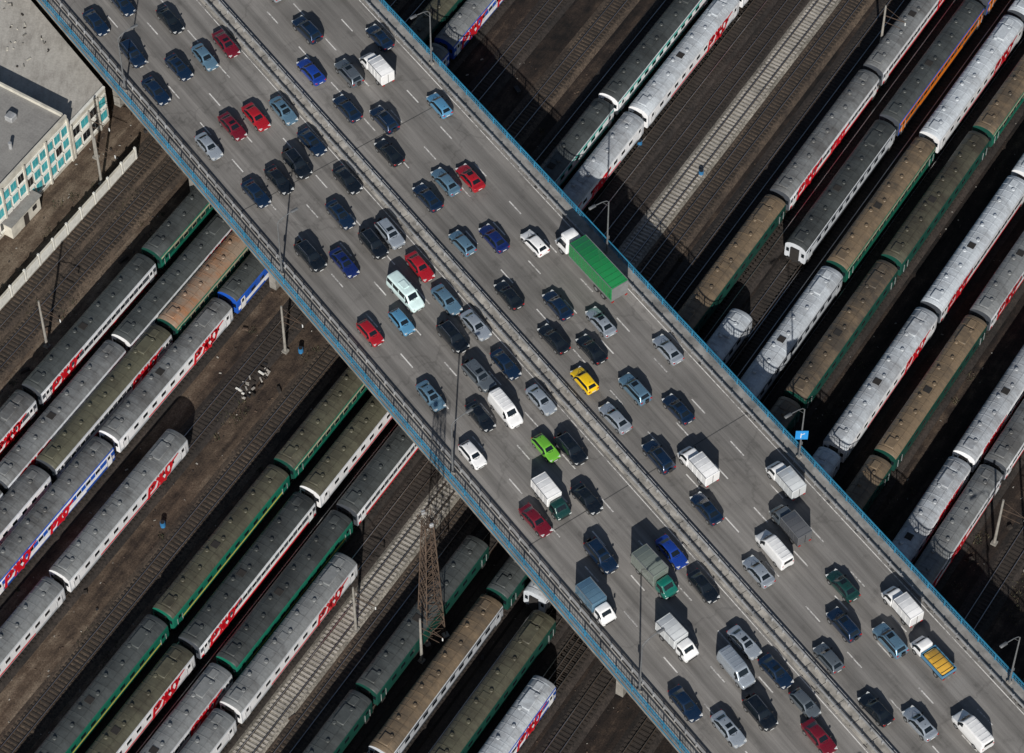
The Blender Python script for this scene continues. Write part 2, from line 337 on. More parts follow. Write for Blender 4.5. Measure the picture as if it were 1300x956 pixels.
def big_truck(cabm,tarp):
    m=MB(); L=11.0; f=L/2
    cabin(m,cabm,f,1.22,3.0,2.35,.75)
    m.bevbox((f-1.4,0,3.14),(1.3,1.8,.36),cabm,.14)
    bl=8.2; bc=-f+bl/2; w=2.5; z0=1.2; z1=3.75
    m.bevbox((bc,0,(z0+z1)/2),(bl,w,z1-z0),tarp,.08)
    for i in range(11):
        x=bc-bl/2+.15+(bl-.3)*i/10
        m.box((x,0,z1+.015),(.06,w-.16,.04),tarp)
        for s in(-1,1): m.box((x,s*(w/2+.015),(z0+z1)/2),(.06,.04,z1-z0-.1),tarp)
    for s in(-1,1): m.box((bc,s*(w/2+.012),z0+.1),(bl,.06,.26),HUB); m.box((bc,s*(w/2-.05),z1+.012),(bl-.16,.08,.06),HUB)
    m.box((bc-bl/2-.02,0,(z0+z1)/2),(.05,w-.1,z1-z0-.1),HUB); m.box((-.2,0,.95),(L-1.5,.9,.28),PLB)
    for s in(-1,1):
        m.cyl((f-3.0,s*.75,.8),(f-4.1,s*.75,.8),.3,HUB,12); m.box((-f-.02,s*1.0,.95),(.06,.35,.18),TAIL)
    for x in(f-1.3,-f+1.6,-f+2.9):
        for s in(-1,1):
            m.cyl((x,s*.75,.5),(x,s*1.22,.5),.5,RUB,18); m.cyl((x,s*1.22,.5),(x,s*1.235,.5),.28,HUB,12)
    return m
P={'k':('paint_black',(.005,.010,.018),.3),'kb':('paint_blue_black',(.006,.026,.070),.4),'b':('paint_blue',(.010,.055,.36),.3),'db':('paint_dark_blue',(.008,.025,.15),.35),
   'lb':('paint_light_blue',(.13,.38,.62),.4),'bg':('paint_blue_grey',(.16,.30,.42),.5),'s':('paint_silver',(.45,.51,.58),.5),'g':('paint_grey',(.15,.18,.21),.5),
   'r':('paint_red',(.42,.010,.020),.2),'dr':('paint_dark_red',(.17,.007,.020),.2),'w':('paint_white',(.84,.85,.86),0),'y':('paint_yellow',(.85,.55,.005),0),
   'gn':('paint_lime_green',(.15,.46,.04),.1),'dg':('paint_dark_green',(.008,.05,.045),.2),'tg':('paint_truck_green',(.005,.13,.10),0),'tl':('paint_teal_white',(.66,.84,.84),0),
   'tarp':('tarpaulin_green',(.015,.22,.065),0),'gb':('box_grey_green',(.17,.20,.18),0),'dgb':('box_dark_grey',(.10,.105,.115),0),'o':('tarpaulin_orange',(.66,.38,.05),0),'lg':('box_light_grey',(.60,.63,.65),0)}
def pm(k): n,c,m=P[k]; return paint(n,c,m)
VM={}
def vmesh(kind,c,c2=None,var=0):
    key=(kind,c,c2,var)
    if key in VM: return VM[key]
    if kind=='sedan': m=car_sedan(pm(c),var==1)
    elif kind=='hatchback': m=car_hatch(pm(c))
    elif kind=='suv': m=car_suv(pm(c))
    elif kind=='minibus': m=van(pm(c),True)
    elif kind=='cargo_van': m=van(pm(c),False,5.1,2.1)
    elif kind=='box_truck': m=box_truck(pm(c),pm(c2))
    elif kind=='short_truck': m=box_truck(pm(c),pm(c2),5.4,2.0,1.9,2.45,True,2.0)
    elif kind=='flatbed_truck': m=box_truck(pm(c),pm('lb'),5.8,2.1,flatbed=pm(c2))
    elif kind=='cargo_truck': m=big_truck(pm(c),pm(c2))
    VM[key]=m.mesh(kind,40); return VM[key]
V=[ # left carriageway (towards lower right)
(122,28,'sedan','kb'),(155,3,'sedan','kb'),(168,68,'suv','kb'),(216,25,'sedan','k'),(198,115,'sedan','kb'),(227,85,'sedan','kb'),(260,72,'sedan','bg'),(287,55,'sedan','dr'),
(265,185,'sedan','s'),(295,160,'sedan','dr'),(325,148,'sedan','r'),(360,140,'sedan','bg'),(325,245,'sedan','kb'),(354,228,'sedan','k'),(377,208,'suv','k'),(396,180,'sedan','kb'),
(441,228,'sedan','k'),(432,272,'sedan','kb'),(394,325,'suv','k'),(437,333,'sedan','db'),(474,310,'suv','k'),(495,297,'suv','s'),(533,338,'sedan','r'),(515,370,'minibus','tl'),
(567,380,'sedan','bg'),(510,408,'hatchback','lb'),(470,422,'hatchback','r'),(575,428,'suv','k'),(604,412,'sedan','s'),(608,477,'suv','g'),(642,462,'sedan','kb'),(547,502,'sedan','bg'),
(610,528,'sedan','k'),(642,518,'cargo_van','w'),(687,507,'sedan','s'),(600,577,'hatchback','w'),(693,568,'hatchback','gn'),(725,570,'suv','k'),(700,632,'short_truck','dg','w'),
(745,633,'sedan','k'),(680,660,'sedan','dr'),(763,706,'suv','kb'),(757,766,'short_truck','w','bg'),(832,730,'box_truck','tg','gb'),(853,700,'sedan','b'),(893,744,'sedan','k'),
(860,812,'short_truck','w','lg'),(945,815,'sedan','s'),(935,847,'cargo_van','s'),(985,852,'sedan','kb'),
(870,893,'sedan','kb'),(1022,893,'hatchback','g'),(1040,935,'sedan','dr'),(925,925,'sedan','s'),(965,905,'suv','k'),(88,-25,'sedan','s'),(180,-28,'suv','k'),
# right carriageway (towards upper left)
(390,38,'suv','kb'),(395,90,'sedan','b'),(443,93,'suv','g'),(478,86,'short_truck','w','w'),(482,47,'sedan','kb'),(441,137,'sedan','kb'),(488,152,'suv','kb'),(558,133,'hatchback','lb'),
(494,193,'sedan','k'),(566,230,'sedan','bg'),(597,225,'sedan','r'),(543,250,'sedan','kb'),(587,308,'hatchback','bg'),(627,302,'sedan','db'),(679,308,'hatchback','w'),(750,338,'cargo_truck','w','tarp'),
(646,374,'sedan','k'),(708,387,'sedan','kb'),(763,408,'sedan','s'),(703,430,'sedan','k'),(751,443,'sedan','k'),(848,443,'sedan','s'),(742,482,'hatchback','y'),(806,494,'suv','bg'),
(861,519,'sedan','kb'),(781,530,'sedan','s'),(836,580,'suv','kb'),(886,590,'short_truck','w','w'),(897,645,'sedan','kb'),(997,608,'short_truck','w','lg'),(1003,665,'short_truck','g','dgb'),
(983,695,'cargo_van','w'),(1070,743,'sedan','dg'),(1071,793,'suv','kb'),(1145,768,'short_truck','w','w'),(1130,813,'suv','bg'),(1184,833,'flatbed_truck','w','o'),(963,725,'sedan','s'),(1052,835,'hatchback','g'),
(1112,900,'sedan','k'),(1168,918,'sedan','s'),(1235,925,'cargo_van','w'),(345,-15,'sedan','s'),(430,-20,'sedan','k')]
ROADZ=H+.012
nm={'short_truck':'box_truck'}
for i,e in enumerate(V):
    u,v,k,c=e[:4]; c2=e[4] if len(e)>4 else None
    zc=.75 if k in('sedan','hatchback','suv') else 1.2
    p=sv(u,v,H+zc); p.z=ROADZ
    left=p.dot(rn)<N0
    ang=RA+(0 if left else math.pi)+rad(random.uniform(-2.2,2.2))
    o=obj(nm.get(k,k),vmesh(k,c,c2,i%2 if k=='sedan' else 0),Matrix.Translation(p)@Matrix.Rotation(ang,4,'Z'))
    s=random.uniform(1.0,1.08); o.scale=(s,random.uniform(1.0,1.05),random.uniform(.98,1.05))
# ------------------------------------------------------------------ bridge
CONC=plain('bridge_concrete',(.22,.21,.19),.85,0,.3,.8); WALK=plain('walkway_concrete',(.23,.225,.215),.85,0,.4,.7); STEEL=plain('galvanised_steel',(.40,.41,.42),.5,.4,.3,.7)
BLUE=plain('railing_blue',(.03,.20,.34),.5,0,.3,.5); MED=plain('median_concrete',(.30,.285,.26),.9,0,.45,.9)
AS=asphalt(); MK=marking()
HL=190.0
br=empty('highway_bridge',ROADM)
mb=MB(); mb.run((0,0,H-.45),(2*HL,2*HW,.9),CONC,10)
for k in range(9):
    y=-HW+1.6+k*(2*HW-3.2)/8; mb.run((0,y,H-1.55),(2*HL,.7,1.3),CONC)
mb.run((0,-HW-.08,H-.2),(2*HL,.16,.75),CONC); mb.run((0,HW+.08,H-.2),(2*HL,.16,.75),CONC)
obj('deck',mb.mesh('deck'),None,br)
mb=MB()
for s in(-1,1):
    mb.run((0,s*(HW-.75),H+.09),(2*HL,1.43,.18),WALK)
    mb.run((0,s*(HW-1.52),H+.10),(2*HL,.12,.21),MED)
mb.run((0,0,H+.10),(2*HL,1.9,.2),MED,8)
for i in range(int(2*HL/3)):
    mb.box((-HL+i*3,0,H+.204),(.06,1.86,.012),PLB)
for i in range(500):
    s=random.choice((-1,0,1)); y=s*(HW-1.62)+random.uniform(-.1,.1) if s else random.choice((-1,1))*1.02
    mb.box((random.uniform(-100,100),y,H+.03),(random.uniform(.1,.7),random.uniform(.04,.12),.04),random.choice((MED,PLB,WALK)),rz=random.uniform(-.2,.2))
obj('kerbs_and_walkways',mb.mesh('kerbs'),None,br)
mb=MB()
for s in(-1,1):
    y=s*(HW-.1)
    mb.run((0,y,H+1.28),(2*HL,.16,.09),BLUE); mb.run((0,y,H+.35),(2*HL,.05,.05),BLUE); mb.run((0,y,H+.8),(2*HL,.05,.04),BLUE)
    for i in range(int(2*HL/.5)): mb.box((-HL+i*.5,y,H+.74),(.035,.035,1.05),BLUE)
    for i in range(int(2*HL/3)): mb.box((-HL+i*3,y,H+.75),(.12,.14,1.14),BLUE)
    mb.run((0,s*(HW+.165),H+.05),(2*HL,.012,.3),BLUE)
obj('railing',mb.mesh('railing'),None,br)
mb=MB()
for y,o in((-HW+1.75,1),(HW-1.75,-1),(-.72,-1),(.72,1)):
    for dz in(.62,.74): mb.run((0,y,H+dz),(2*HL,.07 if dz<.7 else .1,.09),STEEL)
    mb.run((0,y,H+.45),(2*HL,.05,.07),STEEL)
    for i in range(int(2*HL/2)): mb.box((-HL+i*2,y-o*.1,H+.4),(.12,.14,.8),STEEL)
obj('guard_rail',mb.mesh('guard_rail'),None,br)
mb=MB(); zr=H+.004
for s in(-1,1):
    for k in range(38):
        x0=-HL+k*10; mb.face([(x0,s*YI,zr),(x0+10,s*YI,zr),(x0+10,s*YO,zr),(x0,s*YO,zr)],AS)
obj('road',mb.mesh('road'),ROADM)
mb=MB(); zm=H+.009
def strip(x0,x1,y,w):
    mb.face([(x0,y-w/2,zm),(x1,y-w/2,zm),(x1,y+w/2,zm),(x0,y+w/2,zm)],MK)
for s in(-1,1):
    for q in(YI+.35,YO-.45):
        for k in range(38): strip(-HL+k*10,-HL+k*10+10,s*q,.12)
    for k in(1,2,3):
        y=s*(YI+.55+k*LW)
        x=-HL+random.uniform(0,6)
        while x<HL-3: strip(x,x+2.6,y,.16); x+=7.6
obj('lane_markings',mb.mesh('lane_markings'),ROADM)
mb=MB()
JM=plain('expansion_joint_steel',(.08,.08,.08),.6,.3,.3)
for i in range(-3,4):
    x=i*62+21
    for s in(-1,1):
        mb.face([(x,s*YI,H+.0085),(x+.12,s*YI,H+.0085),(x+.12,s*YO,H+.0085),(x,s*YO,H+.0085)],JM)
for i in range(-30,30):
    x=i*5.5+random.uniform(-2,2)
    for s in(-1,1):
        if random.random()<.5: mb.box((x,s*(YO-.2),H+.008),(.5,.3,.01),JM)
obj('expansion_joints',mb.mesh('expansion_joints'),None,br)
# ------------------------------------------------------------------ street lamps
POLE=plain('lamp_pole_steel',(.20,.21,.22),.5,.5,.2)
def lampmesh():
    m=MB(); m.box((0,0,.15),(.5,.5,.3),MED); m.cyl((0,0,.25),(0,0,1.6),.14,POLE,10); m.cyl((0,0,1.6),(0,0,10.0),.12,POLE,10,.075)
    pts=[(0,0,10.0),(0,.35,10.45),(0,1.0,10.7),(0,2.2,10.85)]
    for a,b_ in zip(pts,pts[1:]): m.cyl(a,b_,.06,POLE,8)
    m.bevbox((0,2.55,10.86),(.38,1.0,.18),POLE,.06); m.box((0,2.55,10.76),(.26,.7,.03),LAMP)
    m.beam((0,.0,9.2),(0,1.0,10.68),.04,POLE); m.box((0,-.14,3.0),(.3,.12,.5),POLE)
    return m.mesh('street_lamp',40)
LM=lampmesh()
xs=[rloc(573,603).x,rloc(365,345).x]; stp=abs(xs[0]-xs[1])
for k in range(-3,4):
    obj('street_lamp',LM,ROADM@Matrix.Translation((xs[0]+k*stp,-HW+.8,H+.18)))
xr=[rloc(776,318).x,rloc(1033,605).x,rloc(567,100).x]; st2=(xr[1]-xr[2])/2
SG=plain('sign_blue',(.02,.22,.55),.4,0,.1)
for k in range(-3,4):
    x=xr[0]+k*st2; obj('street_lamp',LM,ROADM@Matrix.Translation((x,HW-.8,H+.18))@Matrix.Rotation(math.pi,4,'Z'))
    if k==1:
        m=MB(); m.box((0,0,0),(1.5,.05,1.7),SG); m.beam((-.1,-.04,-.5),(-.1,-.04,.4),.1,LAMP); m.beam((-.1,-.04,.1),(.35,-.04,.4),.08,LAMP); m.box((0,.07,0),(.06,.1,1.8),POLE)
        obj('traffic_sign',m.mesh('traffic_sign'),Matrix.Translation(ROADM@Vector((x,HW-.8,H+5.2))+Vector((0,-.22,0))))
# ------------------------------------------------------------------ rail yard
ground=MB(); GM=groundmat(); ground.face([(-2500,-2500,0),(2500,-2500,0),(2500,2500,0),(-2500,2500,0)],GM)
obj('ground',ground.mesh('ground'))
BD=ballast('ballast_dark',(.014,.012,.011),(.040,.031,.026)); BB=ballast('ballast_brown',(.036,.027,.021),(.095,.070,.050)); BLt=ballast('ballast_light',(.14,.13,.11),(.27,.25,.215))
RAIL=plain('rail_steel',(.10,.07,.05),.45,.5,.3,.3); RTOP=plain('rail_top_worn',(.55,.53,.51),.3,.9,.2,.3)
SLW=plain('sleeper_wood',(.028,.022,.018),.9,0,.4,.5); SLC=plain('sleeper_concrete',(.34,.32,.29),.9,0,.3,.4)
TL=180.0
def trackmesh(bal,sl,name):
    m=MB(); n=2.1; w=1.5
    for a,b_,z0,z1 in((-n,-w,0.004,.2),(-w,w,.2,.2),(w,n,.2,.004)):
        for k in range(36):
            x=-TL+k*10; m.face([(x,a,z0),(x+10,a,z0),(x+10,b_,z1),(x,b_,z1)],bal)
    rr=random.Random(3)
    for i in range(int(2*TL/.62)):
        x=-TL+i*.62; m.box((x+rr.uniform(-.05,.05),rr.uniform(-.05,.05),.225),(.26,2.7,.08),sl,rz=rr.uniform(-.015,.015))
    for s in(-1,1):
        m.run((0,s*.79,.275),(2*TL,.15,.02),RAIL); m.run((0,s*.79,.34),(2*TL,.03,.11),RAIL); m.run((0,s*.79,.415),(2*TL,.085,.04),RAIL,topmat=RTOP)
    return m.mesh(name)
TKD=trackmesh(BD,SLW,'railway_track'); TKB=trackmesh(BB,SLW,'railway_track_b'); TKL=trackmesh(BLt,SLC,'railway_track_l')
tracks=[]
def track(y,x0,kind):
    tracks.append(y); obj('railway_track',{'d':TKD,'b':TKB,'l':TKL}[kind],TRM@Matrix.Translation((x0*.3,y,0)))
RF={'g':roofmat('roof_grey',(.185,.195,.20),(.085,.085,.085)),'d':roofmat('roof_dark',(.062,.07,.071),(.03,.033,.033)),'s':roofmat('roof_silver',(.47,.51,.55),(.25,.26,.275)),
    'b':roofmat('roof_brown',(.17,.125,.080),(.065,.054,.042)),'r':roofmat('roof_rust',(.24,.185,.14),(.28,.12,.048)),'n':roofmat('roof_olive',(.088,.086,.060),(.042,.037,.027))}
WHT=sidemat('side_white',(.84,.85,.87)); LGR=sidemat('side_light_grey',(.52,.55,.59)); RED=sidemat('side_red',(.68,.010,.022)); GRN=sidemat('side_green',(.008,.14,.09)); DGN=sidemat('side_dark_green',(.008,.06,.045))
YEL=sidemat('side_yellow',(.60,.52,.09)); BLU=sidemat('side_blue',(.012,.09,.48)); TEA=sidemat('side_teal',(.02,.38,.31)); ORG=sidemat('side_orange',(.74,.20,.012)); DGR=sidemat('side_dark_grey',(.06,.068,.082)); CRM=sidemat('side_cream',(.42,.40,.28))
UND=plain('underframe_grime',(.018,.016,.015),.9)
LIV={ # skirt, lower, mid, window band, upper, cantrail ; logo colour ; stripe
 'rzd':([DGR,LGR,WHT,WHT,WHT,LGR],RED,RED),'rzr':([DGR,RED,WHT,DGR,WHT,LGR],RED,RED),'blw':([BLU,BLU,WHT,BLU,WHT,BLU],RED,WHT),'blu':([BLU,BLU,WHT,BLU,BLU,BLU],None,WHT),'grn':([DGN,GRN,GRN,GRN,GRN,GRN],None,YEL),
 'gry':([DGN,GRN,GRN,DGN,CRM,GRN],None,None),'dgn':([UND,DGN,DGN,DGN,DGN,DGN],None,None),'tea':([DGN,TEA,WHT,WHT,TEA,LGR],None,TEA),'org':([DGR,DGR,ORG,DGR,ORG,BLU],None,ORG),'gry2':([DGR,DGR,LGR,LGR,DGR,LGR],None,None)}
GLY=[[(0,0),(.35,1.55),(1.1,1.75),(1.45,1.3),(1.0,.85),(.45,.85)],
     [(1.75,1.75),(2.15,1.0),(1.65,.15)],[(2.9,1.75),(2.4,1.0),(2.75,.1)],[(2.35,1.75),(2.35,.05)],
     [(3.25,.25),(3.9,.25),(4.4,1.0),(4.1,1.75),(3.5,1.7),(3.3,1.0),(3.6,.3)],[(4.3,1.5),(5.6,1.85)],[(3.2,.2),(3.0,-.15)]]
CL=24.5
CMC={}
def coach(liv,roof,seed=0):
    key=(liv,roof,seed)
    if key in CMC: return CMC[key]
    m=MB(); bands,logo,stripe=LIV[liv]; R=RF[roof]; rr=random.Random(seed*17+5)
    h=[(1.48,1.0),(1.55,1.22),(1.56,1.62),(1.56,2.25),(1.56,3.05),(1.55,3.36),(1.50,3.58),(1.30,3.84),(.95,4.06),(.5,4.19),(0,4.23)]
    full=[(y,z) for y,z in h]+[(-y,z) for y,z in reversed(h[:-1])]; n=len(full)
    NS=8
    ends=[(.12,.97)]+[(.28+(CL-.56)*i/NS,1) for i in range(NS+1)]+[(CL-.12,.97)]
    base=len(m.v); ne=len(ends)
    for x,k in ends: m.v+=[(x,y*k,1.0+(z-1.0)*(k if z>3.4 else 1)) for y,z in full]
    for i in range(ne-1):
        for j in range(n-1):
            jj=j if j<10 else 19-j
            mat=bands[jj] if jj<6 else R
            if i in(0,ne-2) and jj<6: mat=bands[5]
            m.f.append((base+i*n+j,base+i*n+j+1,base+(i+1)*n+j+1,base+(i+1)*n+j)); m.m.append(m.mi(mat))
        m.f.append((base+i*n+n-1,base+i*n,base+(i+1)*n,base+(i+1)*n+n-1)); m.m.append(m.mi(UND))
    m.f.append(tuple(base+i for i in range(n))); m.m.append(m.mi(bands[3])); b=base+(ne-1)*n; m.f.append(tuple(b+i for i in reversed(range(n)))); m.m.append(m.mi(bands[3]))
    for s,x in((-1,-.05),(1,CL+.05)):
        m.box((x,0,2.2),(.32,1.15,2.3),UND); m.box((x,0,1.1),(.5,.4,.25),UND)
        for y in(-.85,.85): m.cyl((x,y,1.1),(x+s*.15,y,1.1),.2,UND,10)
        for y in (-1.1,1.1): m.box((x-s*.15,y,2.5),(.05,.4,.7),GL)
    arc=h[6:]; arcf=[(y,z) for y,z in arc]+[(-y,z) for y,z in reversed(arc[:-1])]
    k=20
    for i in range(k+1):
        x=.7+(CL-1.4)*i/k
        for (y0,z0),(y1,z1) in zip(arcf,arcf[1:]):
            m.face([(x-.04,y0,z0+.035),(x+.04,y0,z0+.035),(x+.04,y1,z1+.035),(x-.04,y1,z1+.035)],R)
            m.face([(x+.04,y0,z0-.02),(x+.04,y0,z0+.035),(x+.04,y1,z1+.035),(x+.04,y1,z1-.02)],R)
            m.face([(x-.04,y0,z0-.02),(x-.04,y0,z0+.035),(x-.04,y1,z1+.035),(x-.04,y1,z1-.02)],R)
    for y,z in((.62,4.18),(-.62,4.18)): m.run((CL/2,y,z),(CL-2,.05,.05),R,3)
    for i in range(9):
        x=2.3+i*2.45+rr.uniform(-.15,.15); y=(.35 if i%2 else -.35)
        m.cyl((x,y,4.1),(x,y,4.33),.13,R,8); m.cyl((x,y,4.33),(x,y,4.45),.27,R,10,.2)
    m.bevbox((1.6,0,4.26),(1.5,1.3,.22),R,.07); m.bevbox((CL-1.5,.1,4.24),(1.2,.9,.18),R,.05)
    if seed%2: m.bevbox((CL-3.6,0,4.24),(2.6,1.5,.26),R,.08)
    m.box((CL*.45,0,4.25),(.9,.9,.1),UND if seed%3==0 else R)
    FR=bands[4]
    for s in(-1,1):
        for i in range(10):
            x=3.6+i*1.92; m.box((x,s*1.562,2.66),(1.02,.02,.72),FR); m.box((x,s*1.568,2.66),(.9,.022,.6),GL)
        for x in(1.3,CL-1.3):
            m.box((x,s*1.562,2.2),(.85,.02,2.0),bands[2]); m.box((x,s*1.57,2.7),(.45,.02,.6),GL)
            for d in(-.5,.5): m.box((x+d,s*1.6,2.0),(.04,.06,1.4),STEEL)
            m.box((x,s*1.4,.85),(.7,.3,.5),UND)
        if logo is not None:
            lst=[(2.2,1.12)] if seed%2==0 else [(CL-8.6,1.12)]
            if seed%3==2: lst.append((CL/2-1,.8))
            for x0,sc_ in lst:
                for g in GLY:
                    for (a,b_),(c,d) in zip(g,g[1:]):
                        A=Vector((a,b_))*sc_;B=Vector((c,d))*sc_; dv=(B-A); dv.normalize(); nn=Vector((-dv.y,dv.x))*.25; A-=dv*.12;B+=dv*.12
                        q=[]
                        for p_ in (A+nn,B+nn,B-nn,A-nn):
                            X=x0+(p_.x if s<0 else (5.5*sc_-p_.x)); q.append((X,s*1.588,min(3.4,1.34+p_.y)))
                        m.face(q,logo)
        if stripe is not None: m.run((CL*.5,s*1.564,1.95 if stripe is YEL else 1.5),(CL*(.9 if stripe is YEL else .5),.012,.24),stripe,4)
    m.run((CL/2,0,.8),(CL-1,2.2,.4),UND,4); m.box((CL*.42,0,.65),(4.2,2.6,.7),UND); m.box((CL*.62,.2,.62),(2.5,2.5,.6),UND)
    for xb in(3.9,CL-3.9):
        m.box((xb,1.1,.55),(3.2,.25,.35),UND); m.box((xb,-1.1,.55),(3.2,.25,.35),UND)
        for d in(-1.2,1.2):
            m.cyl((xb+d,-.86,.475),(xb+d,.86,.475),.08,UND,6)
            for s in(-1,1): m.cyl((xb+d,s*.72,.475),(xb+d,s*.86,.475),.475,RAIL,16)
    CMC[key]=m.mesh('coach',35); return CMC[key]
PITCH=25.3; RZ=.435
cnt=0
def train(u,v,i0,i1,cars,kind='d',name='passenger_train'):
    global cnt
    p=tloc(u,v,4.4); e=empty(name,TRM@Matrix.Translation((p.x,p.y,RZ)))
    if min([abs(p.y-t) for t in tracks]+[99])>.6: track(p.y,p.x,kind)
    for k,i in enumerate(range(i0,i1+1)):
        liv,roof=cars[i] if i in cars else cars['*']
        cnt+=1
        obj('coach',coach(liv,roof,(cnt*5)%4),Matrix.Translation((i*PITCH+.4,0,0)),e)
# left group
train(188,322,-4,0,{-1:('rzr','d'),0:('gry','d'),'*':('rzr','g')},'b')
train(150,432,-3,1,{-1:('rzr','g'),0:('rzd','d'),1:('rzd','g'),'*':('rzd','g')})
train(208,412,-3,2,{0:('gry','r'),-1:('rzr','n'),-2:('rzd','g'),1:('gry','b'),'*':('dgn','n')})
train(285,378,-3,5,{0:('blu','d'),-1:('rzd','g'),-2:('blw','g'),3:('tea','g'),4:('tea','g'),'*':('blw','g')})
train(228,545,-4,-1,{'*':('rzd','g')},'d')
train(357,590,-3,0,{'*':('grn','d'),0:('gry','n'),-1:('grn','n')})
train(390,625,-3,0,{'*':('rzd','n'),-1:('rzr','d')})
train(437,648,-3,0,{0:('rzr','d'),-1:('grn','d'),-2:('rzr','g'),'*':('dgn','g')})
train(443,702,-4,-1,{'*':('rzd','g')})
train(610,680,-3,-1,{'*':('dgn','d')})
train(628,755,-2,0,{'*':('tea','r'),-1:('gry2','b'),0:('dgn','d')})
train(695,775,-2,-1,{'*':('dgn','n')})
train(695,858,-2,-1,{'*':('blw','s')})
# right group
train(770,125,-1,4,{-1:('tea','d'),0:('tea','d'),'*':('gry','d')})
train(808,142,-1,4,{'*':('rzd','s')})
train(988,247,-2,4,{-1:('dgn','b'),0:('rzr','g'),1:('rzr','g'),'*':('rzr','g')})
train(1008,315,0,4,{0:('gry2','d'),1:('org','d'),2:('org','d'),'*':('gry2','d')})
train(945,392,-2,-1,{'*':('gry2','s')})
train(1060,338,-2,5,{-1:('gry2','s'),0:('gry','b'),1:('rzd','s'),2:('org','s'),'*':('rzr','s')})
train(1130,330,-2,5,{-1:('dgn','b'),0:('dgn','n'),1:('gry','b'),'*':('dgn','b')})
train(1180,390,-2,5,{0:('rzr','s'),'*':('rzd','s')})
train(1243,400,-2,5,{0:('rzr','g'),-1:('dgn','b'),'*':('dgn','b')})
train(1222,580,-2,4,{'*':('rzd','s')})
train(1262,590,-2,4,{'*':('rzr','g')})
# empty tracks
for u,v,k in((95,300,'b'),(145,295,'b'),(300,470,'d'),(330,560,'b'),(195,740,'b'),(240,640,'d'),(455,770,'l'),(500,770,'b'),(640,90,'d'),(685,90,'d'),(868,170,'b'),(918,170,'l'),(955,170,'b'),(1010,170,'d'),(1290,700,'d'),(1400,740,'b'),(740,860,'d'),(10,215,'b')):
    p=tloc(u,v,.3)
    if min(abs(p.y-t) for t in tracks)>2.9: track(p.y,p.x,k)
last=None; y=90; PM=MB()
while y>-110:
    y-=.5
    if min(abs(y-t) for t in tracks)>2.35 and (last is None or last-y>17):
        last=y
        x=(N0-(ty*y).dot(rn))/tx.dot(rn)
        PM.box((x,y,H/2-.5),( 2*HW-2,1.0,H-2.6),CONC); PM.box((x,y,H-2.5),(2*HW-1,1.4,.6),CONC)
po=obj('piers',PM.mesh('piers'),None,br); po.matrix_parent_inverse=ROADM.inverted(); po.matrix_basis=TRM
# ------------------------------------------------------------------ buildings
RGR=roofmat('bitumen_roof',(.25,.245,.235),(.16,.155,.15),.9); RGL=roofmat('gravel_roof',(.40,.385,.355),(.24,.225,.205),.95)
PLA=plain('facade_plaster',(.50,.48,.42),.85,0,.25,.6); TEW=plain('teal_window_panel',(.05,.36,.40),.3,0,.25,.8); WFR=plain('window_frame_white',(.66,.66,.62),.6,0,.15)
def prism(m,pts,z0,z1,mat,top):
    n=len(pts)
    for i in range(n):
        a,b_=pts[i],pts[(i+1)%n]; m.face([(a[0],a[1],z0),(b_[0],b_[1],z0),(b_[0],b_[1],z1),(a[0],a[1],z1)],mat)
    m.face([(a[0],a[1],z1) for a in pts],top)
fy=tloc(82,152,8.5).y; xc=tloc(86,150,8.5).x
e=empty('depot_building',TRM)
m=MB(); prism(m,[(xc-70,fy),(xc,fy),(xc,fy+55),(xc-70,fy+55)],0,8.5,PLA,RGR)
m.run((xc-35,fy+.13,8.75),(70,.3,.5),PLA); m.box((xc-.15,fy+27.6,8.75),(.3,54,.5),PLA)
obj('walls_and_roof',m.mesh('walls'),None,e)
def facade(m,x0,x1,y,z1,rows):
    n=int((x1-x0)/1.55); w=(x1-x0)/n
    for r in range(rows):
        zc=1.9+r*(z1-1.4)/rows
        for i in range(n):
            x=x0+w*(i+.5); q=random.random()
            m.box((x,y-.03,zc),(w-.28,.08,1.75),WFR)
            for k in(-1,1): m.box((x+k*(w-.4)/4,y-.06,zc+.05),((w-.5)/2,.06,1.45),GL if q<.35 else TEW)
            m.box((x,y-.12,zc-.95),(w-.2,.25,.08),WFR)
        m.box(((x0+x1)/2,y-.05,zc+1.15),(x1-x0,.12,.18),WFR)
    for i in range(0,n+1,3): m.box((x0+w*i,y-.12,z1/2),(.3,.26,z1-.1),PLA)
m=MB(); facade(m,xc-70,xc-.2,fy,8.5,3); obj('windows',m.mesh('windows'),None,e)
m=MB()
for i in range(9): m.bevbox((xc-4-i*6.5,fy+6+(i%3)*7,8.9),(1.2,1.2,.8),STEEL,.1)
for i in range(4): m.cyl((xc-8-i*9,fy+3,8.5),(xc-8-i*9,fy+3,9.6),.25,STEEL,10)
obj('roof_vents',m.mesh('roof_vents'),None,e)
e2=empty('workshop_building')
zB=6.6
xe=sv(135,112,zB).dot(tx)
B=[TRM@Vector((xe,fy,0)),TRM@Vector((xc+.02,fy,0)),TRM@Vector((xc+.02,fy+70,0)),sv(-60,-110,zB),sv(22,-20,zB)]
m=MB(); prism(m,[(p.x,p.y) for p in B],0,zB,PLA,RGL)
obj('walls_and_roof',m.mesh('wallsb'),None,e2)
m=MB(); facade(m,xc+.3,xe-.2,fy,6.6,2); m.box(((xc+xe)/2,fy+.1,zB+.12),(xe-xc-.1,.35,.24),WFR)
obj('windows',m.mesh('windowsb'),TRM,e2)
m=MB()
for i in range(110):
    p=sv(random.uniform(-40,110),random.uniform(-30,90),zB)
    if p.dot(ty)>fy+1 and p.dot(tx)>xc+1 and (p.dot(rn)-N0)<-HW-1.5: m.box((p.x,p.y,zB+.06),(random.uniform(.1,.7),random.uniform(.1,.25),.1),random.choice([PLA,CONC,SLW]),rz=random.uniform(0,3))
obj('roof_clutter',m.mesh('roof_clutter'),None,e2)
a=tloc(172,196,1.2); y0=a.y
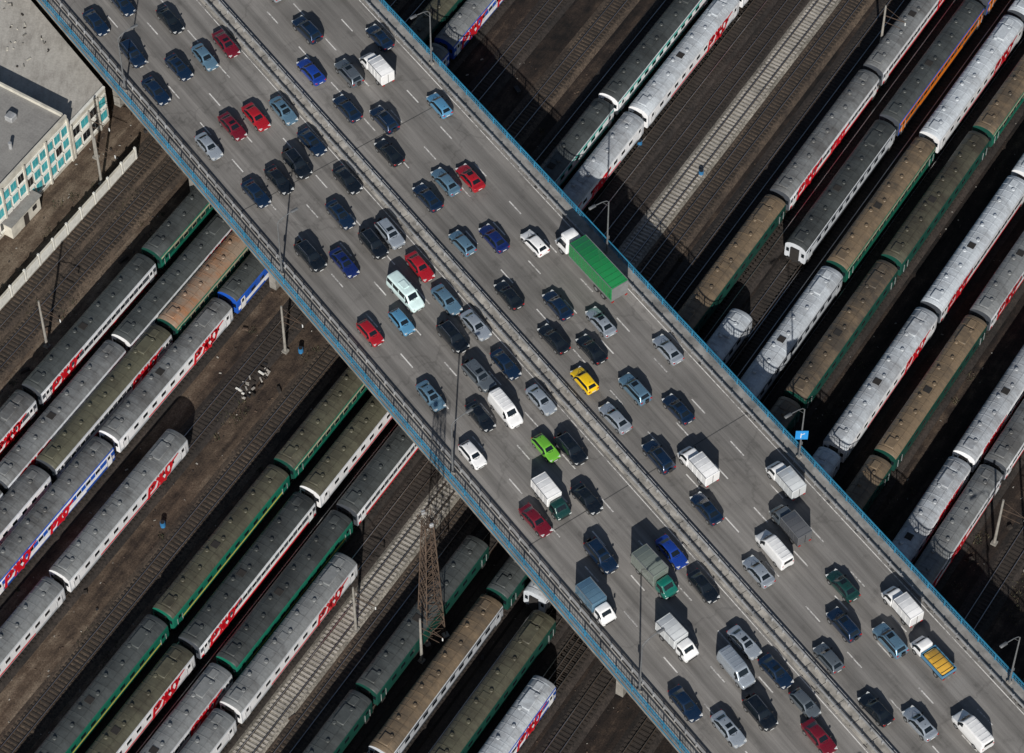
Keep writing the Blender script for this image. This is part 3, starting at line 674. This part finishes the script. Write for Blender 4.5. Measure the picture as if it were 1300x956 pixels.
m=MB(); x=a.x
while x>a.x-110:
    m.box((x-1.5,y0,1.2),(2.94,.16,2.4),PLA); m.box((x,y0,1.3),(.26,.28,2.6),WFR); m.box((x-1.5,y0-.09,1.3),(2.4,.05,1.6),WFR); x-=3
obj('concrete_wall',m.mesh('concrete_wall'),TRM)
def shed(u,v,w,d,h,rf):
    p=tloc(u,v,h); m=MB(); prism(m,[(-w/2,-d/2),(w/2,-d/2),(w/2,d/2),(-w/2,d/2)],0,h,PLA,rf); m.box((0,0,h+.065),(w+.5,d+.5,.12),rf); m.box((0,-d/2-.03,1.0),(.9,.06,2),SLW)
    m.box((w*.3,-d/2-.03,1.5),(.8,.06,.8),GL); obj('shed',m.mesh('shed'),TRM@Matrix.Translation((p.x,p.y,0)))
shed(20,262,6,3,2.6,RGR)
# ------------------------------------------------------------------ masts
RST=plain('rusty_steel',(.09,.062,.045),.8,.2,.4,.8)
def tower(h,w0,w1,name='lattice_mast'):
    m=MB(); n=int(h/1.7)
    def c(k,i):
        w=w0+(w1-w0)*k/n; s=((-1,-1),(1,-1),(1,1),(-1,1))[i%4]; return Vector((s[0]*w/2,s[1]*w/2,h*k/n))
    for k in range(n):
        for i in range(4):
            m.beam(c(k,i),c(k+1,i),.11,RST); m.beam(c(k,i),c(k+1,i+1),.055,RST); m.beam(c(k,i+1),c(k+1,i),.055,RST); m.beam(c(k+1,i),c(k+1,i+1),.055,RST)
    for k in range(9): m.box((-w1/2-.3+k*(w1+.6)/8,0,h),(.08,w1+.6,.05),RST)
    for s in(-1,1):
        m.box((s*(w1/2+.35),0,h+.9),(.05,w1+.7,.05),RST); m.box((0,s*(w1/2+.35),h+.9),(w1+.7,.05,.05),RST)
        for t in(-1,1): m.box((s*(w1/2+.35),t*(w1/2+.35),h+.45),(.05,.05,.9),RST)
        m.bevbox((0,s*(w1/2+.5),h+.7),(.5,.35,.5),STEEL,.08)
    for s in((-1,-1),(1,-1),(1,1),(-1,1)): m.box((s[0]*w0/2,s[1]*w0/2,.2),(.7,.7,.4),MED)
    return m.mesh(name)
obj('lattice_mast',tower(24,2.5,1.0),Matrix.Translation(sv(548,803,0))@Matrix.Rotation(.5,4,'Z'))
def catmast():
    m=MB(); m.cyl((0,0,0),(0,0,9.5),.2,CONC,10,.13); m.beam((0,0,7.6),(0,-3.2,8.0),.08,RST); m.beam((0,0,9.2),(0,-3.0,8.0),.04,RST); m.beam((0,0,6.4),(0,-2.6,6.5),.06,RST); m.cyl((0,-3.1,8.0),(0,-3.1,7.4),.08,LAMP,8); m.box((0,0,.15),(.7,.7,.3),CONC)
    return m.mesh('catenary_mast',40)
CMm=catmast()
for u,v in((137,238),(122,200),(350,440),(522,832),(1262,690),(1285,715),(452,800),(60,440),(1100,60)):
    p=tloc(u,v,0); y=p.y
    for d in [0,.5,-.5,1,-1,1.5,-1.5,2,-2,2.5,-2.5,3,-3,3.5,-3.5]:
        if min(abs(y+d-t) for t in tracks)>1.9: y+=d; break
    obj('catenary_mast',CMm,TRM@Matrix.Translation((p.x,y,0)))
BAR=plain('barrel_blue',(.03,.16,.34),.5)
m=MB(); m.cyl((0,0,0),(0,0,.9),.32,BAR,14); m.cyl((0,0,.28),(0,0,.32),.34,BAR,14); m.cyl((0,0,.58),(0,0,.62),.34,BAR,14); m.cyl((0,0,.9),(0,0,.93),.28,PLB,14); BM=m.mesh('barrel',40)
for u,v in((207,668),(382,447),(812,184),(890,222),(1060,640)):
    obj('barrel',BM,Matrix.Translation(sv(u,v,0)))
m=MB()
p0=tloc(325,485,0)
for i in range(40):
    m.box((random.uniform(-3.2,3.2),random.uniform(-1.2,1.2),.12+random.choice([0,.12,.25])),(random.uniform(.3,.9),random.uniform(.12,.3),.14),random.choice([WFR,MED,SLC,SLW,PLB,SLW]),rz=random.uniform(-.4,2))
obj('concrete_slab_pile',m.mesh('concrete_slab_pile'),TRM@Matrix.Translation((p0.x,p0.y,0)))
m=MB(); cs=[SLW,RST,SLW,RST,MED,PLB,CONC,SLW,RST]
for i in range(6000):
    x=random.uniform(-75,75); y=random.uniform(-50,62)
    yy=Vector((x,y,0)).dot(ty)
    if min(abs(yy-t) for t in tracks)<1.7: continue
    s=random.uniform(.07,.26) if random.random()<.97 else random.uniform(.4,.9)
    m.box((x,y,s*.2),(s*random.uniform(.6,1.8),s*random.uniform(.3,.8),s*.5),random.choice(cs if s<.3 else [SLW,RST,PLB]),rz=random.uniform(0,3),taper=random.uniform(.4,.9))
obj('gravel_debris',m.mesh('gravel_debris'))
WD=plain('dry_weeds',(.065,.055,.032),.9,0,.4,1); WD2=plain('green_weeds',(.03,.038,.018),.9,0,.4,1)
m=MB()
def clump(cx,cy,r,n):
    for i in range(n):
        a=random.uniform(0,6.28); d=r*math.sqrt(random.random()); x=cx+d*math.cos(a); y=cy+d*math.sin(a); hh=random.uniform(.1,.45); q=random.uniform(0,6.28); w=.07
        m.face([(x-w*math.cos(q),y-w*math.sin(q),0),(x+w*math.cos(q),y+w*math.sin(q),0),(x+random.uniform(-.3,.3),y+random.uniform(-.3,.3),hh)],random.choice([WD,WD,WD2]))
for u,v,r,n in((60,380,4,400),(160,260,3,300),(130,820,3,300),(1280,760,4,300),(290,520,2.5,250)):
    p=sv(u,v,0); clump(p.x,p.y,r,n)
for i in range(220):
    x=random.uniform(-70,70); y=random.uniform(-45,60); yy=Vector((x,y,0)).dot(ty)
    if min(abs(yy-t) for t in tracks)>1.9: clump(x,y,random.uniform(.3,1.0),25)
obj('dry_weeds',m.mesh('dry_weeds'))
# ------------------------------------------------------------------ light
EL=28.5
w=bpy.data.worlds.new('World'); sc.world=w; w.use_nodes=True; nt=w.node_tree
bg=nt.nodes['Background']; sky=nt.nodes.new('ShaderNodeTexSky'); sky.sky_type='NISHITA'; sky.sun_disc=False
sky.sun_elevation=rad(EL); sky.sun_rotation=rad(178); nt.links.new(sky.outputs[0],bg.inputs[0]); bg.inputs[1].default_value=.05
sl=bpy.data.lights.new('sun','SUN'); sl.energy=5.0; sl.angle=rad(.5); sl.color=(1,.955,.89)
so=bpy.data.objects.new('sun',sl); COL.objects.link(so); so.rotation_euler=(rad(90-EL),0,rad(-2))
cd=bpy.data.cameras.new('camera'); co=bpy.data.objects.new('camera',cd); COL.objects.link(co)
co.location=CAM; co.rotation_euler=(T,0,0); cd.sensor_width=36; cd.lens=F/1300*36; cd.clip_end=6000; cd.clip_start=1
sc.camera=co
sc.view_settings.view_transform='Standard'; sc.view_settings.look='None'; sc.view_settings.exposure=0
